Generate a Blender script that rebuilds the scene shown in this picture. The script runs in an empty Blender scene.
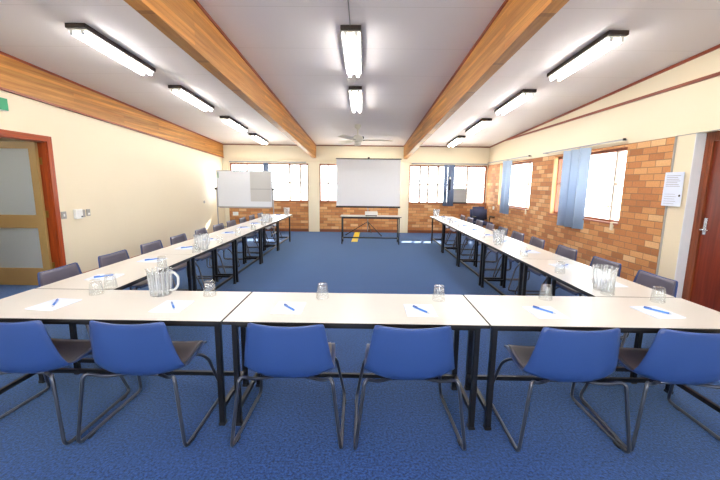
import bpy, bmesh, math, random
from mathutils import Vector, Matrix
random.seed(7)
S = bpy.context.scene
COL = S.collection

# ------------------------------------------------------------------ camera
PITCH = math.atan(55.5 / 357.0); YAW = math.atan(-3.5 / 357.0); ROLL = math.radians(0.65)
fw = Vector((math.sin(YAW) * math.cos(PITCH), math.cos(YAW) * math.cos(PITCH), -math.sin(PITCH)))
r0 = Vector((math.cos(YAW), -math.sin(YAW), 0)); u0 = r0.cross(fw)
rt = r0 * math.cos(ROLL) + u0 * math.sin(ROLL); up = rt.cross(fw)
cam_data = bpy.data.cameras.new('camera'); cam = bpy.data.objects.new('camera', cam_data); COL.objects.link(cam)
m3 = Matrix((rt, up, -fw)).transposed()
cam.matrix_world = Matrix.Translation((0, 0, 1.55)) @ m3.to_4x4()
cam_data.sensor_width = 36.0; cam_data.lens = 357.0 / 720.0 * 36.0; cam_data.clip_start = 0.05; cam_data.clip_end = 300
S.camera = cam

# ------------------------------------------------------------------ world, sun, exposure
W = bpy.data.worlds.new('sky'); S.world = W; W.use_nodes = True
bg = W.node_tree.nodes['Background']; bg.inputs[0].default_value = (0.93, 0.97, 1.0, 1); bg.inputs[1].default_value = 7.0
sun_d = bpy.data.lights.new('sun', 'SUN'); sun_d.energy = 20.0; sun_d.angle = math.radians(0.6); sun_d.color = (1, 0.95, 0.86)
sun = bpy.data.objects.new('sun', sun_d); COL.objects.link(sun)
sun.rotation_euler = Vector((-0.22, -1.0, -0.57)).to_track_quat('-Z', 'Y').to_euler()
TUBE = 22.0
S.view_settings.view_transform = 'Standard'; S.view_settings.look = 'None'
S.view_settings.gamma = 1.0; S.view_settings.use_curve_mapping = False
S.view_settings.exposure = 0.7
S.cycles.transparent_max_bounces = 32

# ------------------------------------------------------------------ materials
def new_mat(name):
    m = bpy.data.materials.new(name); m.use_nodes = True
    nt = m.node_tree; return m, nt, nt.nodes, nt.links, nt.nodes['Principled BSDF']

def srgb(r, g, b):
    f = lambda c: (c / 255 / 12.92) if c <= 10 else ((c / 255 + 0.055) / 1.055) ** 2.4
    return (f(r), f(g), f(b), 1)

def plain(name, col, rough=0.5, metal=0.0, noise=0.0, nscale=20, bump=0.0, spec=None, coat=0.0):
    m, nt, N, L, p = new_mat(name)
    p.inputs['Roughness'].default_value = rough; p.inputs['Metallic'].default_value = metal
    if spec is not None: p.inputs['Specular IOR Level'].default_value = spec
    if coat: p.inputs['Coat Weight'].default_value = coat; p.inputs['Coat Roughness'].default_value = 0.1
    tc = N.new('ShaderNodeTexCoord'); nz = N.new('ShaderNodeTexNoise'); nz.inputs['Scale'].default_value = nscale
    nz.inputs['Detail'].default_value = 4
    L.new(tc.outputs['Object'], nz.inputs['Vector'])
    mx = N.new('ShaderNodeMix'); mx.data_type = 'RGBA'
    k = 1 - noise
    mx.inputs[6].default_value = (col[0] * k, col[1] * k, col[2] * k, 1)
    mx.inputs[7].default_value = (min(1, col[0] * (1 + noise)), min(1, col[1] * (1 + noise)), min(1, col[2] * (1 + noise)), 1)
    L.new(nz.outputs['Fac'], mx.inputs[0]); L.new(mx.outputs[2], p.inputs['Base Color'])
    if bump:
        b = N.new('ShaderNodeBump'); b.inputs['Strength'].default_value = bump; b.inputs['Distance'].default_value = 0.004
        L.new(nz.outputs['Fac'], b.inputs['Height']); L.new(b.outputs['Normal'], p.inputs['Normal'])
    return m

def wood(name, c1, c2, axis=1, rough=0.35, grain=22, lam=0.0):
    """grain runs along the given object axis; lam > 0 adds glued laminations of that height"""
    m, nt, N, L, p = new_mat(name)
    tc = N.new('ShaderNodeTexCoord'); mp = N.new('ShaderNodeMapping')
    sc = [grain, grain, grain]; sc[axis] = grain * 0.045
    mp.inputs['Scale'].default_value = sc
    nz = N.new('ShaderNodeTexNoise'); nz.inputs['Scale'].default_value = 1.0; nz.inputs['Detail'].default_value = 6; nz.inputs['Roughness'].default_value = 0.62
    L.new(tc.outputs['Object'], mp.inputs['Vector']); L.new(mp.outputs[0], nz.inputs['Vector'])
    cr = N.new('ShaderNodeValToRGB'); cr.color_ramp.elements[0].position = 0.3; cr.color_ramp.elements[1].position = 0.7
    cr.color_ramp.elements[0].color = c1; cr.color_ramp.elements[1].color = c2
    L.new(nz.outputs['Fac'], cr.inputs[0])
    out = cr.outputs[0]
    if lam:
        sx = N.new('ShaderNodeSeparateXYZ'); L.new(tc.outputs['Object'], sx.inputs[0])
        cb = N.new('ShaderNodeCombineXYZ')
        L.new(sx.outputs[1], cb.inputs[0]); L.new(sx.outputs[2], cb.inputs[1])
        br = N.new('ShaderNodeTexBrick'); br.inputs['Scale'].default_value = 1
        br.inputs['Brick Width'].default_value = 2.3; br.inputs['Row Height'].default_value = lam
        br.inputs['Mortar Size'].default_value = 0.0012
        br.inputs['Color1'].default_value = (0.72, 0.72, 0.72, 1); br.inputs['Color2'].default_value = (1.12, 1.08, 1.0, 1); br.inputs['Mortar'].default_value = (0.6, 0.55, 0.5, 1)
        L.new(cb.outputs[0], br.inputs['Vector'])
        mm = N.new('ShaderNodeMix'); mm.data_type = 'RGBA'; mm.blend_type = 'MULTIPLY'; mm.inputs[0].default_value = 1.0
        L.new(out, mm.inputs[6]); L.new(br.outputs[0], mm.inputs[7]); out = mm.outputs[2]
    L.new(out, p.inputs['Base Color']); p.inputs['Roughness'].default_value = rough
    return m

def brick_mat(name):
    m, nt, N, L, p = new_mat(name)
    tc = N.new('ShaderNodeTexCoord'); sx = N.new('ShaderNodeSeparateXYZ'); L.new(tc.outputs['Object'], sx.inputs[0])
    ad = N.new('ShaderNodeMath'); L.new(sx.outputs[0], ad.inputs[0]); L.new(sx.outputs[1], ad.inputs[1])
    cb = N.new('ShaderNodeCombineXYZ'); L.new(ad.outputs[0], cb.inputs[0]); L.new(sx.outputs[2], cb.inputs[1])
    nz0 = N.new('ShaderNodeTexNoise'); nz0.inputs['Scale'].default_value = 9; L.new(tc.outputs['Object'], nz0.inputs['Vector'])
    br = N.new('ShaderNodeTexBrick'); br.inputs['Scale'].default_value = 1
    br.inputs['Brick Width'].default_value = 0.252; br.inputs['Row Height'].default_value = 0.0915
    br.inputs['Mortar Size'].default_value = 0.0055; br.inputs['Mortar Smooth'].default_value = 0.2; br.inputs['Bias'].default_value = 0.0
    br.inputs['Color1'].default_value = (0, 0, 0, 1); br.inputs['Color2'].default_value = (1, 1, 1, 1); br.inputs['Mortar'].default_value = (0.5, 0.5, 0.5, 1)
    L.new(cb.outputs[0], br.inputs['Vector'])
    cr = N.new('ShaderNodeValToRGB'); e = cr.color_ramp.elements
    e[0].position = 0.0; e[0].color = srgb(166, 106, 62); e[1].position = 1.0; e[1].color = srgb(222, 182, 134)
    for pos, c in ((0.25, (186, 122, 72)), (0.55, (200, 140, 86)), (0.8, (208, 152, 98))):
        x = e.new(pos); x.color = srgb(*c)
    L.new(br.outputs['Color'], cr.inputs[0])
    nz = N.new('ShaderNodeTexNoise'); nz.inputs['Scale'].default_value = 40; nz.inputs['Detail'].default_value = 5; L.new(tc.outputs['Object'], nz.inputs['Vector'])
    v = N.new('ShaderNodeMapRange'); v.inputs[3].default_value = 0.8; v.inputs[4].default_value = 1.2; L.new(nz.outputs['Fac'], v.inputs[0])
    ml = N.new('ShaderNodeVectorMath'); ml.operation = 'SCALE'; L.new(cr.outputs[0], ml.inputs[0]); L.new(v.outputs[0], ml.inputs['Scale'])
    mx = N.new('ShaderNodeMix'); mx.data_type = 'RGBA'; L.new(br.outputs['Fac'], mx.inputs[0]); L.new(ml.outputs[0], mx.inputs[6]); mx.inputs[7].default_value = srgb(140, 108, 78)
    L.new(mx.outputs[2], p.inputs['Base Color']); p.inputs['Roughness'].default_value = 0.75
    b = N.new('ShaderNodeBump'); b.invert = True; b.inputs['Strength'].default_value = 0.6; b.inputs['Distance'].default_value = 0.008
    L.new(br.outputs['Fac'], b.inputs['Height']); L.new(b.outputs[0], p.inputs['Normal'])
    return m

def carpet_mat():
    m, nt, N, L, p = new_mat('blue_carpet')
    tc = N.new('ShaderNodeTexCoord')
    n1 = N.new('ShaderNodeTexNoise'); n1.inputs['Scale'].default_value = 70; n1.inputs['Detail'].default_value = 3; n1.inputs['Roughness'].default_value = 0.7
    n2 = N.new('ShaderNodeTexNoise'); n2.inputs['Scale'].default_value = 1.3; n2.inputs['Detail'].default_value = 3
    L.new(tc.outputs['Object'], n1.inputs['Vector']); L.new(tc.outputs['Object'], n2.inputs['Vector'])
    cr = N.new('ShaderNodeValToRGB'); cr.color_ramp.elements[0].position = 0.36; cr.color_ramp.elements[1].position = 0.64
    cr.color_ramp.elements[0].color = CARPET[0]; cr.color_ramp.elements[1].color = CARPET[1]
    L.new(n1.outputs['Fac'], cr.inputs[0])
    v = N.new('ShaderNodeMapRange'); v.inputs[3].default_value = 0.9; v.inputs[4].default_value = 1.1; L.new(n2.outputs['Fac'], v.inputs[0])
    ml = N.new('ShaderNodeVectorMath'); ml.operation = 'SCALE'; L.new(cr.outputs[0], ml.inputs[0]); L.new(v.outputs[0], ml.inputs['Scale'])
    L.new(ml.outputs[0], p.inputs['Base Color']); p.inputs['Roughness'].default_value = 0.95
    p.inputs['Specular IOR Level'].default_value = 0.2; p.inputs['Sheen Weight'].default_value = 0.4; p.inputs['Sheen Roughness'].default_value = 0.5; p.inputs['Sheen Tint'].default_value = (0.42, 0.68, 1, 1)
    b = N.new('ShaderNodeBump'); b.inputs['Strength'].default_value = 0.7; b.inputs['Distance'].default_value = 0.006
    L.new(n1.outputs['Fac'], b.inputs['Height']); L.new(b.outputs[0], p.inputs['Normal'])
    return m
CARPET = (srgb(3, 16, 60), srgb(31, 68, 138))

def ceiling_mat():
    m, nt, N, L, p = new_mat('ceiling_lining')
    tc = N.new('ShaderNodeTexCoord'); sx = N.new('ShaderNodeSeparateXYZ'); L.new(tc.outputs['Object'], sx.inputs[0])
    d = N.new('ShaderNodeMath'); d.operation = 'FRACT'
    s = N.new('ShaderNodeMath'); s.operation = 'MULTIPLY'; s.inputs[1].default_value = 1 / 0.9; L.new(sx.outputs[1], s.inputs[0]); L.new(s.outputs[0], d.inputs[0])
    lt = N.new('ShaderNodeMath'); lt.operation = 'LESS_THAN'; lt.inputs[1].default_value = 0.009; L.new(d.outputs[0], lt.inputs[0])
    mx = N.new('ShaderNodeMix'); mx.data_type = 'RGBA'; L.new(lt.outputs[0], mx.inputs[0])
    mx.inputs[6].default_value = srgb(236, 230, 228); mx.inputs[7].default_value = srgb(218, 211, 206)
    L.new(mx.outputs[2], p.inputs['Base Color']); p.inputs['Roughness'].default_value = 0.6
    return m

def glass_mat(name, tint=(0.95, 0.97, 0.97, 1), white=0.0, frost=0.0, refl=1.0):
    """thin clear pane or vessel wall: straight-through light, fresnel reflection, a little milky scatter"""
    m, nt, N, L, p = new_mat(name); N.remove(p)
    out = N['Material Output']
    tr = N.new('ShaderNodeBsdfTransparent'); tr.inputs[0].default_value = tint
    gl = N.new('ShaderNodeBsdfGlossy'); gl.inputs['Roughness'].default_value = 0.03
    fr = N.new('ShaderNodeLayerWeight')                   # facing: the same from inside and outside of a thin wall
    pw = N.new('ShaderNodeMath'); pw.operation = 'POWER'; pw.inputs[1].default_value = 4.0; L.new(fr.outputs['Facing'], pw.inputs[0])
    mu = N.new('ShaderNodeMath'); mu.operation = 'MULTIPLY_ADD'; mu.inputs[1].default_value = 0.5 * refl; mu.inputs[2].default_value = 0.03 * refl; mu.use_clamp = True
    nzc = N.new('ShaderNodeTexNoise'); nzc.inputs['Scale'].default_value = 6.0
    mr = N.new('ShaderNodeMapRange'); mr.inputs[3].default_value = white * 0.85; mr.inputs[4].default_value = white * 1.15
    L.new(nzc.outputs['Fac'], mr.inputs[0])
    df = N.new('ShaderNodeBsdfDiffuse'); df.inputs[0].default_value = (0.92, 0.95, 0.97, 1)
    tl = N.new('ShaderNodeBsdfTranslucent'); tl.inputs[0].default_value = (0.92, 0.95, 0.97, 1)
    half = N.new('ShaderNodeMixShader'); half.inputs[0].default_value = 0.5; L.new(df.outputs[0], half.inputs[1]); L.new(tl.outputs[0], half.inputs[2])
    m1 = N.new('ShaderNodeMixShader'); L.new(mr.outputs[0], m1.inputs[0]); L.new(tr.outputs[0], m1.inputs[1]); L.new(half.outputs[0], m1.inputs[2])
    m2 = N.new('ShaderNodeMixShader'); L.new(pw.outputs[0], mu.inputs[0]); L.new(mu.outputs[0], m2.inputs[0]); L.new(m1.outputs[0], m2.inputs[1]); L.new(gl.outputs[0], m2.inputs[2])
    L.new(m2.outputs[0], out.inputs[0])
    return m

def emit_mat(name, col, strength):
    m, nt, N, L, p = new_mat(name)
    p.inputs['Base Color'].default_value = (0.9, 0.9, 0.9, 1)
    p.inputs['Emission Color'].default_value = col; p.inputs['Emission Strength'].default_value = strength
    return m

M = {}
M['carpet'] = carpet_mat(); M['ceiling'] = ceiling_mat(); M['brick'] = brick_mat('tan_face_brick')
M['plaster'] = plain('cream_plaster', srgb(232, 219, 191), 0.45, noise=0.02, nscale=2)
M['plaster_far'] = plain('cream_plaster_far', srgb(234, 222, 194), 0.5, noise=0.02, nscale=2)
M['lit_reveal'] = plain('lit_reveal', srgb(232, 236, 240), 0.4, noise=0.01)  # light falling on the door recess side, put into its colour
M['beam'] = wood('laminated_pine', srgb(174, 110, 42), srgb(218, 158, 80), 1, 0.48, 26, 0.042)
M['trim'] = wood('red_brown_timber', srgb(112, 44, 18), srgb(158, 72, 34), 1, 0.35, 40)
M['trim_x'] = wood('brown_timber_strip', srgb(112, 62, 40), srgb(142, 84, 56), 0, 0.4, 40)
M['jarrah'] = wood('jarrah_frame', srgb(124, 44, 14), srgb(182, 80, 32), 2, 0.28, 40)
M['jarrah_h'] = wood('jarrah_head', srgb(124, 44, 14), srgb(182, 80, 32), 1, 0.28, 40)
M['mahogany'] = wood('mahogany_door', srgb(92, 30, 14), srgb(136, 54, 28), 2, 0.3, 30)
M['frame_brown'] = wood('brown_door_frame', srgb(96, 42, 20), srgb(150, 78, 42), 2, 0.3, 40)
M['khaki'] = plain('khaki_paint', srgb(164, 134, 84), 0.4, noise=0.04, nscale=6)
M['pine_light'] = wood('light_timber', srgb(206, 150, 92), srgb(232, 184, 128), 2, 0.4, 40)
M['window_timber'] = wood('window_timber', srgb(126, 62, 36), srgb(168, 96, 60), 2, 0.4, 40)
M['alu'] = plain('grey_aluminium', srgb(160, 162, 166), 0.45, 0.4, 0.03)
M['alu_white'] = plain('window_bar', srgb(190, 178, 164), 0.4, 0.0, 0.03)
M['laminate'] = plain('cream_laminate', srgb(213, 210, 205), 0.28, noise=0.012, nscale=60)
M['black_edge'] = plain('black_edging', srgb(26, 24, 26), 0.4, noise=0.1)
M['black_steel'] = plain('black_steel', srgb(20, 20, 24), 0.35, 0.2, 0.1)
M['rod'] = plain('dark_grey_steel_rod', srgb(84, 88, 100), 0.28, 0.75, 0.05)
M['shell'] = plain('blue_plastic', srgb(44, 70, 128), 0.36, noise=0.03, nscale=120, bump=0.05)
M['vinyl'] = plain('charcoal_vinyl', srgb(104, 100, 114), 0.3, noise=0.12, nscale=9, bump=0.1)
M['paper'] = plain('white_paper', srgb(222, 232, 252), 0.7, noise=0.01)
M['paper_board'] = plain('pad_backing', srgb(206, 216, 236), 0.7, noise=0.02)
M['ink'] = plain('grey_print', srgb(150, 152, 160), 0.7)
M['pen'] = plain('blue_pen_plastic', srgb(74, 132, 216), 0.3, noise=0.02)
M['pen_dark'] = plain('pen_clip_blue', srgb(28, 62, 150), 0.3)
M['pen_tip'] = plain('pen_tip', srgb(210, 214, 220), 0.3, 0.6)
M['tumbler'] = glass_mat('tumbler_glass', (0.975, 0.985, 0.985, 1), 0.05, refl=1.9)
M['jug'] = glass_mat('jug_plastic', (0.97, 0.98, 0.99, 1), 0.11, refl=2.2)
M['jug_rib'] = glass_mat('jug_rib_plastic', (0.93, 0.95, 0.97, 1), 0.4, refl=2.2)
M['jug_handle'] = glass_mat('jug_handle_plastic', (0.95, 0.96, 0.98, 1), 0.45, refl=2.0)
M['pane'] = glass_mat('window_pane', (0.97, 0.98, 0.98, 1), 0.01, refl=0.5)
M['frost'] = plain('frosted_glass', srgb(222, 230, 230), 0.25, noise=0.03, nscale=3)
M['frost'].node_tree.nodes['Principled BSDF'].inputs['Transmission Weight'].default_value = 0.55
M['frost'].node_tree.nodes['Principled BSDF'].inputs['Roughness'].default_value = 0.5
M['tray'] = plain('dark_brown_metal', srgb(52, 40, 34), 0.45, 0.1, 0.05)
M['reflector'] = plain('white_enamel', srgb(248, 246, 240), 0.4, noise=0.01)
M['tube'] = emit_mat('lit_tube', (1.0, 0.975, 0.94, 1), TUBE)
M['screen'] = plain('projection_fabric', srgb(246, 247, 250), 0.9, noise=0.01)
M['whiteboard'] = plain('whiteboard_enamel', srgb(238, 243, 250), 0.12, noise=0.01)
M['grey_sheet'] = plain('grey_sheet', srgb(206, 206, 204), 0.6, noise=0.02)
M['green'] = plain('exit_green', srgb(24, 158, 104), 0.4, noise=0.02)
M['grey_plate'] = plain('grey_plate', srgb(160, 158, 152), 0.4, noise=0.03)
M['white_plastic'] = plain('white_plastic', srgb(236, 236, 232), 0.35, noise=0.01)
M['cream_plastic'] = plain('cream_plastic', srgb(232, 222, 196), 0.4, noise=0.02)
M['black_plastic'] = plain('black_plastic', srgb(28, 28, 32), 0.45, noise=0.05)
M['yellow'] = plain('yellow_tape', srgb(236, 206, 40), 0.5, noise=0.05)
M['vane_blue'] = plain('light_blue_vane', srgb(192, 214, 238), 0.75, noise=0.03, nscale=60)
_nt = M['vane_blue'].node_tree; _p = _nt.nodes['Principled BSDF']       # cloth lets some daylight through
_t = _nt.nodes.new('ShaderNodeBsdfTranslucent'); _t.inputs[0].default_value = srgb(150, 190, 232)
_m = _nt.nodes.new('ShaderNodeMixShader'); _m.inputs[0].default_value = 0.16
_nt.links.new(_p.outputs[0], _m.inputs[1]); _nt.links.new(_t.outputs[0], _m.inputs[2]); _nt.links.new(_m.outputs[0], _nt.nodes['Material Output'].inputs[0])
M['vane_backlit'] = plain('backlit_vane', srgb(112, 128, 156), 0.75, noise=0.03, nscale=60)  # darkness of a backlit blind, put into the vane colour
M['navy'] = plain('navy_upholstery', srgb(52, 58, 88), 0.75, noise=0.08, nscale=40)
M['chrome'] = plain('steel_handle', srgb(196, 200, 206), 0.25, 0.9, 0.02)
M['brass'] = plain('brass_hinge', srgb(150, 120, 60), 0.35, 0.7, 0.03)
M['concrete'] = plain('pale_concrete', srgb(214, 210, 202), 0.8, noise=0.06, nscale=0.6)
M['soffit'] = plain('white_soffit', srgb(228, 228, 224), 0.7, noise=0.02)
M['off_white'] = plain('fan_enamel', srgb(226, 222, 206), 0.4, noise=0.01)

# ------------------------------------------------------------------ mesh helpers
def add_box(bm, lo, hi, mi=0, bev=0.0):
    x0, y0, z0 = lo; x1, y1, z1 = hi
    vs = [bm.verts.new(p) for p in ((x0, y0, z0), (x1, y0, z0), (x1, y1, z0), (x0, y1, z0), (x0, y0, z1), (x1, y0, z1), (x1, y1, z1), (x0, y1, z1))]
    fs = []
    for q in ((3, 2, 1, 0), (4, 5, 6, 7), (0, 1, 5, 4), (1, 2, 6, 5), (2, 3, 7, 6), (3, 0, 4, 7)):
        f = bm.faces.new([vs[i] for i in q]); f.material_index = mi; fs.append(f)
    if bev:
        es = list({e for f in fs for e in f.edges})
        bmesh.ops.bevel(bm, geom=es, offset=bev, segments=2, affect='EDGES', profile=0.5)
    return vs

def add_hexa(bm, pts, mi=0):
    """eight corners: bottom ring then top ring"""
    vs = [bm.verts.new(p) for p in pts]
    for q in ((3, 2, 1, 0), (4, 5, 6, 7), (0, 1, 5, 4), (1, 2, 6, 5), (2, 3, 7, 6), (3, 0, 4, 7)):
        f = bm.faces.new([vs[i] for i in q]); f.material_index = mi

def add_tube(bm, pts, r, seg=8, mi=0, smooth_path=True, caps=True):
    P = [Vector(p) for p in pts]
    if smooth_path and len(P) > 2:                       # round the corners
        Q = [P[0]]
        for i in range(1, len(P) - 1):
            a, b, c = P[i - 1], P[i], P[i + 1]
            d = min(0.045, (a - b).length * 0.4, (c - b).length * 0.4)
            p0 = b + (a - b).normalized() * d; p1 = b + (c - b).normalized() * d
            for k in range(5):
                t = k / 4; Q.append(p0 * (1 - t) ** 2 + b * 2 * t * (1 - t) + p1 * t * t)
        Q.append(P[-1]); P = Q
    rings = []; nrm = None
    for i, p in enumerate(P):
        t = (P[min(i + 1, len(P) - 1)] - P[max(i - 1, 0)]).normalized()
        if nrm is None:
            nrm = t.orthogonal().normalized()
        nrm = (nrm - t * nrm.dot(t)).normalized(); bn = t.cross(nrm)
        rr = r[i] if isinstance(r, (list, tuple)) else r
        rings.append([bm.verts.new(p + (nrm * math.cos(2 * math.pi * k / seg) + bn * math.sin(2 * math.pi * k / seg)) * rr) for k in range(seg)])
    for a, b in zip(rings, rings[1:]):
        for k in range(seg):
            f = bm.faces.new((a[k], a[(k + 1) % seg], b[(k + 1) % seg], b[k])); f.smooth = True; f.material_index = mi
    if caps:
        bm.faces.new(list(reversed(rings[0]))).material_index = mi; bm.faces.new(rings[-1]).material_index = mi

def add_lathe(bm, prof, seg=24, c=(0, 0, 0), mi=0, flute=0.0, nfl=0, close=False):
    rings = []
    for (r, z) in prof:
        ring = []
        for k in range(seg):
            a = 2 * math.pi * k / seg
            rr = r * (1 + flute * math.cos(nfl * a)) if flute and r > 0.02 else r
            ring.append(bm.verts.new((c[0] + rr * math.cos(a), c[1] + rr * math.sin(a), c[2] + z)))
        rings.append(ring)
    pairs = list(zip(rings, rings[1:]))
    if close: pairs.append((rings[-1], rings[0]))
    for a, b in pairs:
        for k in range(seg):
            f = bm.faces.new((a[k], a[(k + 1) % seg], b[(k + 1) % seg], b[k])); f.smooth = True; f.material_index = mi
    if not close:
        bm.faces.new(list(reversed(rings[0]))).material_index = mi; bm.faces.new(rings[-1]).material_index = mi

def obj(name, bm, mats, parent=None):
    bmesh.ops.recalc_face_normals(bm, faces=bm.faces[:])
    me = bpy.data.meshes.new(name); bm.to_mesh(me); bm.free()
    for m in (mats if isinstance(mats, (list, tuple)) else [mats]): me.materials.append(m)
    o = bpy.data.objects.new(name, me); COL.objects.link(o)
    if parent is not None: o.parent = parent
    return o

def bx(name, lo, hi, mat, parent=None, bev=0.0):
    bm = bmesh.new(); add_box(bm, lo, hi, 0, bev); return obj(name, bm, mat, parent)

def tb(name, pts, r, mat, parent=None, seg=8, smooth_path=True):
    bm = bmesh.new(); add_tube(bm, pts, r, seg, 0, smooth_path); return obj(name, bm, mat, parent)

def tag(o, label, cat, group=None, kind=None):
    o['label'] = label; o['category'] = cat
    if group: o['group'] = group
    if kind: o['kind'] = kind
    return o

def thing(name, label, cat, loc=(0, 0, 0), rz=0.0, group=None, kind=None):
    o = bpy.data.objects.new(name, None); COL.objects.link(o); o.empty_display_size = 0.1
    o.location = loc; o.rotation_euler = (0, 0, rz)
    return tag(o, label, cat, group, kind)

def dup(root, loc, rz, label, group=None):
    r = root.copy(); COL.objects.link(r); r.location = loc; r.rotation_euler = (0, 0, rz); r['label'] = label
    if group: r['group'] = group
    for ch in list(root.children):
        c = ch.copy(); COL.objects.link(c); c.parent = r
        for g in list(ch.children):
            d = g.copy(); COL.objects.link(d); d.parent = c
    return r

def struct(o, label, cat): return tag(o, label, cat, None, 'structure')

def wall_boxes(bm, plane, u0, u1, z0, z1, t0, t1, holes, bands):
    """axis-aligned wall built of boxes around holes; bands = [(z0, z1, material)]; plane 'x' or 'y' is the thickness axis"""
    us = sorted({u0, u1} | {h[0] for h in holes} | {h[1] for h in holes})
    zs = sorted({z0, z1} | {h[2] for h in holes} | {h[3] for h in holes} | {b[0] for b in bands} | {b[1] for b in bands})
    us = [u for u in us if u0 <= u <= u1]; zs = [z for z in zs if z0 <= z <= z1]
    for a, b in zip(us, us[1:]):
        for c, d in zip(zs, zs[1:]):
            mu, mz = (a + b) / 2, (c + d) / 2
            if any(h[0] < mu < h[1] and h[2] < mz < h[3] for h in holes): continue
            mi = next((k for (p, q, k) in bands if p < mz < q), 0)
            if plane == 'y': add_box(bm, (a, t0, c), (b, t1, d), mi)
            else: add_box(bm, (t0, a, c), (t1, b, d), mi)

# ------------------------------------------------------------------ the setting
XL, XR, YF, YB = -4.542, 3.963, 11.65, -2.6
ceil_z = lambda y: 2.775 + 0.05 * (YF - y)
beam_z = lambda y: 2.37 + 0.0455 * (11.64 - y)

struct(bx('floor', (XL - 2.6, YB, -0.12), (XR + 0.3, YF + 0.02, 0.0), M['carpet']), 'blue speckled carpet floor of the meeting room', 'floor')
bm = bmesh.new()
y0, y1 = YB - 0.2, YF + 0.1
add_hexa(bm, [(XL - 0.1, y0, ceil_z(y0)), (XR + 0.2, y0, ceil_z(y0)), (XR + 0.2, y1, ceil_z(y1)), (XL - 0.1, y1, ceil_z(y1)),
              (XL - 0.1, y0, ceil_z(y0) + .1), (XR + 0.2, y0, ceil_z(y0) + .1), (XR + 0.2, y1, ceil_z(y1) + .1), (XL - 0.1, y1, ceil_z(y1) + .1)])
struct(obj('ceiling', bm, M['ceiling']), 'pale sloping panelled ceiling over the whole room', 'ceiling')

# far wall: windows 1-3
WIN = {1: (-4.33, -1.80, 0.99, 2.19), 2: (-1.445, 1.11, 0.99, 2.19), 3: (1.44, 3.92, 0.98, 2.18)}
bm = bmesh.new()
wall_boxes(bm, 'y', XL - 0.25, XR + 0.25, -0.1, 3.05, YF, YF + 0.22, list(WIN.values()), [(-0.1, 1.0, 0), (1.0, 2.19, 1), (2.19, 3.1, 1)])
struct(obj('wall_far', bm, [M['brick'], M['plaster_far']]), 'far wall of tan brick below the windows and cream plaster above', 'wall')
for k, (x0, x1) in enumerate(((-1.80, -1.445), (1.115, 1.44))):
    struct(bx('pilaster', (x0, YF - 0.03, 0.0), (x1, YF + 0.01, 2.24), M['plaster_far'], bev=0.004),
           ('cream pilaster on the far wall between the left and middle windows', 'cream pilaster on the far wall right of the projector screen')[k], 'pilaster')
struct(bx('pilaster', (XL, YF - 0.02, 0.0), (-4.40, YF + 0.01, 2.24), M['plaster_far'], bev=0.004), 'narrow cream corner strip on the far wall behind the whiteboard', 'pilaster')

# right wall: brick to 2.2 from 4.73 on, plaster elsewhere, door recess at its near end
W4 = (8.62, 10.64, 0.985, 2.165); W5 = (5.56, 7.66, 0.985, 2.165)
DR = (3.42, 4.45, -0.2, 2.205)
bm = bmesh.new()
wall_boxes(bm, 'x', 4.73, YF, -0.1, 2.2, XR - 0.012, XR + 0.22, [W4, W5], [(-0.1, 2.3, 0)])
wall_boxes(bm, 'x', YB - 0.2, 4.73, -0.1, 2.2, XR, XR + 0.22, [DR], [(-1, 3, 1)])
wall_boxes(bm, 'x', YB - 0.2, YF + 0.1, 2.2, 3.6, XR, XR + 0.22, [DR], [(-1, 4, 1)])
struct(obj('wall_right', bm, [M['brick'], M['plaster']]), 'right wall of tan brick with two windows under cream plaster', 'wall')
struct(bx('trim_1', (XR - 0.016, 4.716, 0.0), (XR + 0.004, 4.734, 2.2), M['grey_plate']), 'thin grey edge strip where the brickwork ends on the right wall', 'trim')

# left wall with door opening
DL = (4.12, 5.19, -0.2, 2.11)
bm = bmesh.new()
wall_boxes(bm, 'x', YB - 0.2, YF + 0.1, -0.1, 3.6, XL - 0.12, XL, [DL], [(-1, 4, 0)])
struct(obj('wall_left', bm, M['plaster']), 'long blank cream wall on the left', 'wall')
bm = bmesh.new()
WB = [(-4.2, -1.75, .95, 2.5), (-1.4, 1.1, .95, 2.5), (1.45, 3.7, .95, 2.5)]  # windows invented behind the camera to bring in balancing daylight
wall_boxes(bm, 'y', XL - 0.12, XR + 0.22, -0.1, 3.65, YB - 0.2, YB, WB, [(-1, 4, 0)])
struct(obj('wall_back', bm, M['plaster']), 'cream wall with added wide windows behind the camera', 'wall')
for n_, (x0, x1, z0, z1) in enumerate(WB):
    r = thing('window_%d' % (n_ + 6), 'added unseen window in the wall behind the camera, %s' % ('left', 'middle', 'right')[n_], 'window', (x0, YB - .1, z0), 0, None, 'structure')
    bm = bmesh.new(); w, h = x1 - x0, z1 - z0
    for lo, hi in (((0, -.03, 0), (.05, .03, h)), ((w - .05, -.03, 0), (w, .03, h)), ((.05, -.03, h - .05), (w - .05, .03, h)), ((.05, -.03, 0), (w - .05, .03, .05)), ((w / 2 - .02, -.02, .05), (w / 2 + .02, .02, h - .05))): add_box(bm, lo, hi)
    obj('frame', bm, M['window_timber'], r); bx('glass', (.04, -.003, .04), (w - .04, .003, h - .04), M['pane'], r)

# baseboards
struct(bx('baseboard_far', (XL, YF - 0.018, 0.0), (XR, YF + 0.005, 0.09), M['trim_x']), 'red-brown skirting along the far wall', 'baseboard')
struct(bx('baseboard_right', (XR - 0.03, 4.74, 0.0), (XR + 0.005, YF, 0.09), M['trim']), 'red-brown skirting along the right wall', 'baseboard')
struct(bx('baseboard_left', (XL - 0.005, 5.28, 0.0), (XL + 0.016, YF, 0.09), M['trim']), 'red-brown skirting along the left wall', 'baseboard')

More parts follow.
